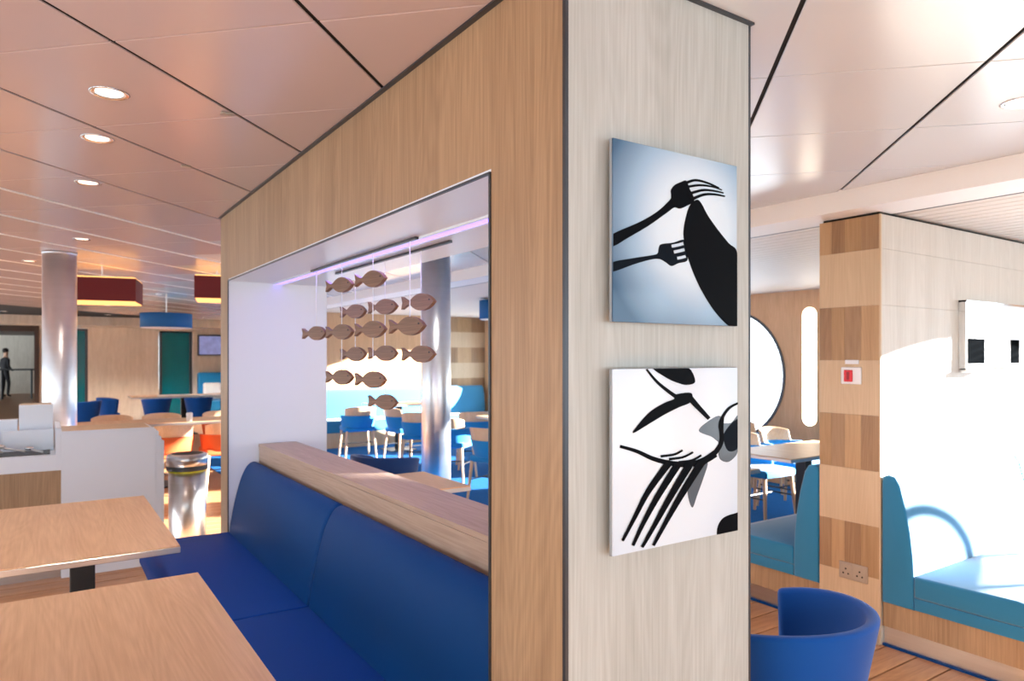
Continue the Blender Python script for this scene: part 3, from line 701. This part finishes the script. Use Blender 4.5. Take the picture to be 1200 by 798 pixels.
# ================================================================== WHITE CUTLERY COUNTER
Y0 = 4.39
t = tag(empty('serving_counter', (-1.0, Y0+0.3, 0)), 'white serving counter with oak front panel and cutlery tray', 'counter')
def cp(name, a, b, m, bev=0.002, par=None):
    return box(name, (a[0]+1.0, a[1]-Y0-0.3, a[2]), (b[0]+1.0, b[1]-Y0-0.3, b[2]), m, par or t, bev)
cp('end_panel', (-0.80, Y0, 0.0), (-0.235, Y0+0.02, 0.965), M_white)
cp('end_step', (-0.235, Y0+0.004, 0.0), (-0.215, Y0+0.62, 0.945), M_white)
cp('end_step', (-0.215, Y0+0.008, 0.0), (-0.198, Y0+0.60, 0.905), M_white)
cp('end_step', (-0.198, Y0+0.012, 0.0), (-0.18, Y0+0.58, 0.875), M_white)
cp('cabinet_body', (-0.80, Y0+0.02, 0.0), (-0.235, Y0+0.62, 0.955), M_white)
cp('top_lip', (-0.80, Y0, 0.965), (-0.245, Y0+0.012, 0.977), M_white, 0.001); cp('top_inset', (-0.79, Y0+0.03, 0.955), (-0.25, Y0+0.60, 0.962), M_oakL, 0.001)
cp('side_upright', (-0.83, Y0, 0.72), (-0.80, Y0+0.62, 1.0), M_white)
cp('worktop', (-2.6, Y0, 0.72), (-0.83, Y0+0.62, 0.825), M_white)
cp('front_panel', (-2.6, Y0+0.02, 0.08), (-0.80, Y0+0.04, 0.72), M_oak, 0.001); cp('plinth', (-2.6, Y0+0.05, 0), (-0.24, Y0+0.6, 0.08), M_steel, 0)
cp('tray_liner', (-2.5, Y0+0.05, 0.825), (-0.86, Y0+0.30, 0.83), M_blackm, 0.001)
cp('tray_divider', (-1.13, Y0+0.30, 0.825), (-0.84, Y0+0.315, 0.97), M_white); cp('tray_divider', (-2.5, Y0+0.30, 0.825), (-1.14, Y0+0.315, 0.95), M_white)
cp('raised_box', (-1.04, Y0+0.45, 0.825), (-0.84, Y0+0.61, 1.135), M_white, 0.004)
cp('raised_box_top', (-1.03, Y0+0.46, 1.135), (-0.85, Y0+0.60, 1.141), M_oakL, 0.001)
cp('back_ledge', (-2.6, Y0+0.50, 0.825), (-1.05, Y0+0.62, 1.03), M_white)
# utensils lying in the tray
cols = [M_chrome, M_steel, mat('copper', (0.85,0.5,0.3,1), 0.2, 1.0), M_redp]
for i in range(7):
    x = -0.94-0.135*i; y = Y0+0.10+0.03*(i % 3)
    u = tag(empty('serving_utensil', (x, y, 0.832), 0.5+0.5*(i % 4)), ['chrome spoon at the right end of the cutlery tray', 'steel ladle second from the right in the cutlery tray', 'copper toned tongs in the cutlery tray', 'red handled server in the cutlery tray', 'chrome spoon beside the red handled server', 'steel spoon towards the left of the cutlery tray', 'copper toned spoon at the frame edge of the tray'][i], 'utensil', 'utensils in the cutlery tray')
    tube('handle', (0, -0.09, 0.012+0.006*(i % 2)), (0, 0.05, 0.02+0.02*(i % 3)), 0.007, cols[3] if i == 3 else M_steel, u)
    bm = bmesh.new(); bmesh.ops.create_icosphere(bm, subdivisions=2, radius=1.0); bm.transform(Matrix.Translation((0, 0.075, 0.03+0.02*(i % 3))) @ Matrix.Diagonal((0.028,0.038,0.014,1))); link('bowl', bmm(bm, 'bowl'), cols[i % 3], u, smooth=True)
# ================================================================== WASTE BIN
t = tag(empty('waste_bin', (0.02, 4.70, 0)), 'round steel waste bin with dark band beside the white counter', 'bin')
lathe('body', [(0.132,0.0),(0.132,0.60)], M_steel, t, 40); lathe('bag_edge', [(0.1345,0.600),(0.1345,0.612)], M_yel, t, 40)
lathe('dark_band', [(0.145,0.612),(0.147,0.648)], M_rubber, t, 40); lathe('rim', [(0.147,0.648),(0.149,0.70),(0.142,0.728),(0.128,0.735)], M_steel, t, 40)
lathe('opening', [(0.112,0.735),(0.108,0.7365)], M_flap, t, 40)

# ================================================================== LAMPS
def box_shade(lab, p, hx, hy, h):
    t = tag(empty('pendant_lamp', p, math.radians(-12)), lab, 'lamp', 'maroon box lamps')
    for a_, b_ in (((-hx,-hy,0),(hx,-hy+0.008,h)), ((-hx,hy-0.008,0),(hx,hy,h)), ((-hx,-hy+0.008,0),(-hx+0.008,hy-0.008,h)), ((hx-0.008,-hy+0.008,0),(hx,hy-0.008,h))): box('shade_panel', a_, b_, M_red, t)
    box('lower_diffuser', (-hx+0.008,-hy+0.008,-0.006), (hx-0.008,hy-0.008,0.006), M_glow, t); box('upper_diffuser', (-hx+0.008,-hy+0.008,h-0.006), (hx-0.008,hy-0.008,h+0.012), M_glow, t)
    tube('rod', (0,0,h), (0,0,CEIL-p.z), 0.008, M_steel, t)
p = P(120, 354, 6.6); p.z = 1.985; box_shade('maroon box lamp right beside the left steel column', p, 0.31, 0.28, 0.21)
p = P(254, 350, 6.9); p.z = 2.03; box_shade('maroon box lamp half hidden by the oak partition end', p, 0.19, 0.28, 0.21)
def drum(lab, p, r, h):
    t = tag(empty('pendant_lamp', p), lab, 'lamp', 'blue drum lamps')
    lathe('shade', [(r,0.0),(r,h)], M_bluesh, t, 48); lathe('lower_diffuser', [(r-0.01,-0.008),(r-0.01,0.0)], M_paper, t, 48); tube('rod', (0,0,h), (0,0,CEIL-p.z), 0.008, M_steel, t)
p = P(195, 384, 9.5); drum('blue drum lamp hanging at left before the far wall', p, 0.32, 0.19)
p = P(579, 374, 9.0); drum('blue drum lamp at the right edge of the opening', p, 0.19, 0.24)
def downlight(p, lab, warm=True, power=14):
    t = tag(empty('downlight', p), lab, 'downlight', 'recessed downlights')
    bm = bmesh.new(); n = 32
    prf = [(0.040,0.0015),(0.055,-0.004),(0.060,-0.0005),(0.040,0.0)]
    rg = [[bm.verts.new((a_*math.cos(2*math.pi*j/n), a_*math.sin(2*math.pi*j/n), b_)) for j in range(n)] for a_, b_ in prf]
    for q in range(3):
        for j in range(n): bm.faces.new((rg[q][j], rg[q][(j+1)%n], rg[q+1][(j+1)%n], rg[q+1][j]))
    link('ring', bmm(bm, 'ring'), M_chrome, t, smooth=True)
    lathe('lens', [(0.041,-0.0012),(0.032,-0.0022)], M_down, t, 24)
    l = bpy.data.lights.new('downlight_bulb', 'SPOT'); l.energy = power; l.spot_size = math.radians(120); l.spot_blend = 0.8; l.color = (1,0.88,0.76) if warm else (1,0.95,0.9); l.shadow_soft_size = 0.04
    o = bpy.data.objects.new('downlight_bulb', l); C.objects.link(o); o.parent = t; o.location = (0,0,-0.012)
for px_, py_, lab in ((128,109,'recessed downlight nearest the camera in the left ceiling'), (114,162,'second recessed downlight in the left ceiling'), (103,214,'third recessed downlight in the left ceiling'), (96,280,'farthest recessed downlight beside the left column top')):
    downlight(PH(px_, py_, CEIL), lab)
downlight(PH(1196, 120, CEIL), 'recessed downlight at the right edge of the white ceiling', False, 8)

# downlights added to brighten the rooms, out of frame or beyond the partition
FILL_GRID = [(-2.6,-1.6,'behind the camera at left'),(-0.8,-1.9,'directly behind the camera'),(1.2,-1.6,'behind the camera at right'),(-2.6,0.6,'left of the nearest beech table'),(1.5,1.2,'above the foreground tub chair aisle'),
 (-2.9,2.6,'left of the second beech table'),(1.5,3.4,'above the small table beyond the ledge'),(-2.9,4.6,'left of the serving counter'),(1.5,5.6,'above the aisle beyond the steel column'),(-1.0,6.4,'between serving counter and orange chairs'),
 (-3.0,7.0,'by the left windows near the orange chairs'),(1.5,7.8,'before the far wall beyond the opening'),(0.4,9.4,'above the row of wooden chair backs'),(-1.6,9.6,'behind the left steel column'),(-3.2,10.4,'by the left windows behind the column'),(0.0,12.2,'above the distant blue tub chairs'),(-2.0,12.6,'before the dark passage'),(0.2,15.2,'just before the far pale wood wall'),(-1.5,15.0,'just before the far wall near the passage'),(2.0,15.2,'before the far wall near the television')]
for x, y, wh in FILL_GRID:
    downlight(Vector((x, y, CEIL)), 'added fill downlight in the ceiling '+wh, x < 0.5, 14 if y < 6 else (40 if y < 9 else (60 if y < 14 else 260)))
# small ceiling sensors at panel joints
for px_, py_, lab in ((266,132,'small square ceiling clip near the first long joint'), (218,194,'small square ceiling clip farther along the left ceiling')):
    p = PH(px_, py_, CEIL); tag(box('ceiling_clip', (-0.02,-0.012,-0.008), (0.02,0.012,-0.0005), M_gplas, None, 0.002, loc=p), lab, 'ceiling clip', 'ceiling clips')

# ================================================================== LEFT DINING AREA
GO = 'orange chairs with wooden backs behind the counter'
TA = G(175, 7.95)
def xs_at(px_, y):
    lat = (px_-600)/FPX; dx = RX*lat+FX; dy = RY*lat+FY; return CX+dx*(y-CY)/dy
oc = dining_chair('orange chair with wooden back just right of the white counter', M_orange, (xs_at(197, TA.y-0.62), TA.y-0.62, 0), 0, GO)
dup(oc, (xs_at(262, TA.y-0.62), TA.y-0.62, 0), 0, 'orange chair with wooden back against the oak partition end', GO)
dup(oc, (xs_at(133, TA.y+0.62), TA.y+0.62, 0), math.pi, 'wooden chair back facing the camera, left of the far row', GO)
dup(oc, (xs_at(192, TA.y+0.62), TA.y+0.62, 0), math.pi, 'wooden chair back facing the camera, middle of the far row', GO)
dup(oc, (xs_at(262, TA.y+0.62), TA.y+0.62, 0), math.pi, 'wooden chair back facing the camera, right of the far row', GO)
table('dining_table', TA.x-1.0, TA.x+1.1, TA.y-0.33, TA.y+0.33, 0.74, 'long beech table between the orange chairs at left', 'tables in the left dining area')
a = G(215, 13.4); ft = table('dining_table', a.x-0.9, a.x+0.9, a.y-0.4, a.y+0.4, 0.74, 'distant table among blue tub chairs at left', 'tables in the left dining area')
GTB = 'blue tub chairs at the distant left table'
for dx, dy, ang, lab in ((-1.2,0.0,-90,'distant blue tub chair at the left end of the far table'), (-0.55,-0.70,0,'distant blue tub chair before the far table'), (0.15,-0.70,0,'distant blue tub chair before the far table, right of the middle'), (0.78,-0.70,0,'distant blue tub chair next to the oak partition end')):
    dup(tub, (a.x+dx, a.y+dy, 0), math.radians(ang), lab, GTB)
dup(tub, G(100, 11.8), math.radians(60), 'bright blue tub chair beside the left steel column', GTB)
for px_, lab in ((204,'white menu card lying on the distant table at left'), (243,'white menu card lying on the distant table next to the partition end')):
    p = G(px_, 13.2, 0.741); tag(box('menu_card', (-0.28,-0.12,0), (0.28,0.12,0.012), M_paper, None, 0.002, loc=p), lab, 'menu', 'menus on the distant table')
p = G(222, 7.95, 0.741)
tag(lathe('napkin_holder', [(0.03,0),(0.035,0.09),(0.028,0.1)], M_wplas, None, 16, p), 'small white holder standing on the long beech table', 'holder')

# far wall at left
o0 = G(150, 16.0); 
wfl = struct(empty('wall_end', (o0.x, o0.y, 0)), 'pale wood wall far off at left')
def fp(name, a, b, m, par=None): return box(name, a, b, m, par or wfl)
def xat(px_):  # local x on the far left wall for a pixel column
    lat = (px_-600)/FPX; dx = RX*lat+FX; dy = RY*lat+FY; t_ = (o0.y-CY)/dy; return CX+dx*t_-o0.x
fp('wall_panel', (xat(46), 0, 0), (xat(88), 0.2, CEIL), M_farw); 
xs = [88, 118, 150, 186]
for q in range(3): fp('wall_panel', (xat(xs[q] if q else 103), -0.005*(q % 2), 0), (xat(xs[q+1]), 0.2, CEIL), M_farw)
fp('wall_panel', (xat(186), 0.0, 2.05), (xat(226), 0.2, CEIL), M_farw); fp('wall_panel', (xat(226), 0, 0), (xat(330), 0.2, CEIL), M_farw)
fp('wall_panel', (xat(86), 0.0, 2.1), (xat(103), 0.2, CEIL), M_farw)
for n_, (p0, p1) in enumerate(((86,103),(187,225))):
    d_ = struct(empty('door_%d' % (n_+1), (o0.x, o0.y, 0)))
    x0, x1 = xat(p0), xat(p1)
    box('door_leaf', (x0+0.05, 0.05, 0.0), (x1-0.05, 0.09, 2.05), M_tealg, d_)
    box('door_frame', (x0, 0.0, 0), (x0+0.05, 0.12, 2.08), M_trim, d_); box('door_frame', (x1-0.05, 0.0, 0), (x1, 0.12, 2.08), M_trim, d_); box('door_frame', (x0, 0.0, 2.05), (x1, 0.12, 2.08), M_trim, d_)
t = tag(empty('television', (o0.x+xat(250), o0.y-0.05, 1.75)), 'wall television showing a picture, next to the oak partition end', 'television')
box('casing', (-0.36,-0.03,-0.25), (0.36,0.045,0.25), M_blackm, t, 0.005); box('screen', (-0.33,-0.034,-0.22), (0.33,-0.03,0.22), M_screen, t)
t = tag(empty('sofa', (o0.x+xat(276), o0.y-0.5, 0)), 'blue sofa below the wall television', 'sofa')
box('seat_cushion', (-0.9,-0.4,0.0), (0.9,0.2,0.45), M_chairb, t, 0.03); box('backrest', (-0.9,0.2,0.0), (0.9,0.4,1.1), M_chairb, t, 0.04)
for sx, lb in ((-0.45,'white cushion leaning on the blue sofa, left one'), (0.2,'white cushion leaning on the blue sofa, right one')):
    p = Vector((o0.x+xat(268)+sx, o0.y-0.37, 0.66)); cu = tag(box('cushion', (-0.2,-0.06,-0.2), (0.2,0.06,0.2), M_paper, None, 0.05, 3, loc=p), lb, 'cushion', 'white cushions on the blue sofa')
# dropped bulkhead above the far wall and dark passage at the left edge
struct(box('trim_2', (o0.x+xat(-200), o0.y-0.9, 2.14), (o0.x+xat(330), o0.y-0.02, CEIL-0.001), M_farw), 'lowered bulkhead before the far wall')
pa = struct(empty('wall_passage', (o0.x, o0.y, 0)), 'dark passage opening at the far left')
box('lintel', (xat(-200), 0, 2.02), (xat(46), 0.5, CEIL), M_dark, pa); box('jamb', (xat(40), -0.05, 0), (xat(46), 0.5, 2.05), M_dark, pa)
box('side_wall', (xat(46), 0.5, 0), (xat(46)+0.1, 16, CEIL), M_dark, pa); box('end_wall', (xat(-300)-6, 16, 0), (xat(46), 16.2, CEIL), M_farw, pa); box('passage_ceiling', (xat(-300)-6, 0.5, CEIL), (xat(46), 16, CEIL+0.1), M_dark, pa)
# dark standing person and bar table in the passage
def person(loc, rotz):
    me = bpy.data.meshes.new('person')
    V = [(0,0,0.95),(0,0,1.15),(0,0.01,1.36),(0,0.02,1.48),(0,0.03,1.60),(0,0.03,1.70),
         (-0.10,0,0.92),(-0.12,0.02,0.50),(-0.13,-0.02,0.08),(-0.13,0.10,0.03),(0.10,0,0.92),(0.12,0.06,0.50),(0.13,0.02,0.08),(0.13,0.14,0.03),
         (-0.19,0.0,1.38),(-0.25,-0.02,1.12),(-0.22,0.14,0.92),(0.19,0.0,1.38),(0.26,-0.02,1.12),(0.24,0.14,0.95)]
    E = [(0,1),(1,2),(2,3),(3,4),(4,5),(0,6),(6,7),(7,8),(8,9),(0,10),(10,11),(11,12),(12,13),(2,14),(14,15),(15,16),(2,17),(17,18),(18,19)]
    R = [.16,.14,.15,.06,.095,.08,.095,.065,.045,.035,.095,.065,.045,.035,.065,.048,.035,.065,.048,.035]
    me.from_pydata(V, E, []); o = bpy.data.objects.new('person', me); C.objects.link(o); o.location = loc; o.rotation_euler.z = rotz
    sk = o.modifiers.new('skin', 'SKIN')
    for i, v in enumerate(me.skin_vertices[0].data): v.radius = (R[i], R[i]*0.8)
    me.skin_vertices[0].data[0].use_root = True
    o.modifiers.new('sub', 'SUBSURF').levels = 1; o.modifiers['sub'].render_levels = 2; me.materials.append(M_cloth)
    dg = bpy.context.evaluated_depsgraph_get(); m2 = bpy.data.meshes.new_from_object(o.evaluated_get(dg)); o.modifiers.clear(); o.data = m2
    m2.materials.clear(); m2.materials.append(M_cloth); m2.materials.append(M_skin)
    for p_ in m2.polygons:
        p_.use_smooth = True; c_ = p_.center
        if c_.z > 1.45 or (abs(c_.x) > 0.2 and c_.z < 0.98 and c_.y > 0.12): p_.material_index = 1
    bm = bmesh.new(); bmesh.ops.create_icosphere(bm, subdivisions=2, radius=0.1)
    bm.transform(Matrix.Translation((0, 0.01, 1.70)) @ Matrix.Diagonal((0.92,1.05,0.95,1))); link('hair', bmm(bm, 'hair'), M_hair, o, smooth=True)
    return o
tag(person(G(6, 25.5), math.radians(-60)), 'person in dark clothes standing in the passage at the far left', 'person')
t = tag(empty('bar_table', G(20, 24.5)), 'dark table with thin legs beside the person in the passage', 'table')
box('table_top', (-0.5,-0.35,1.0), (0.5,0.35,1.05), M_blackm, t)
for sx in (-1, 1):
    for sy in (-1, 1): tube('leg', (sx*0.42, sy*0.28, 1.0), (sx*0.42, sy*0.28, 0), 0.03, M_blackm, t)
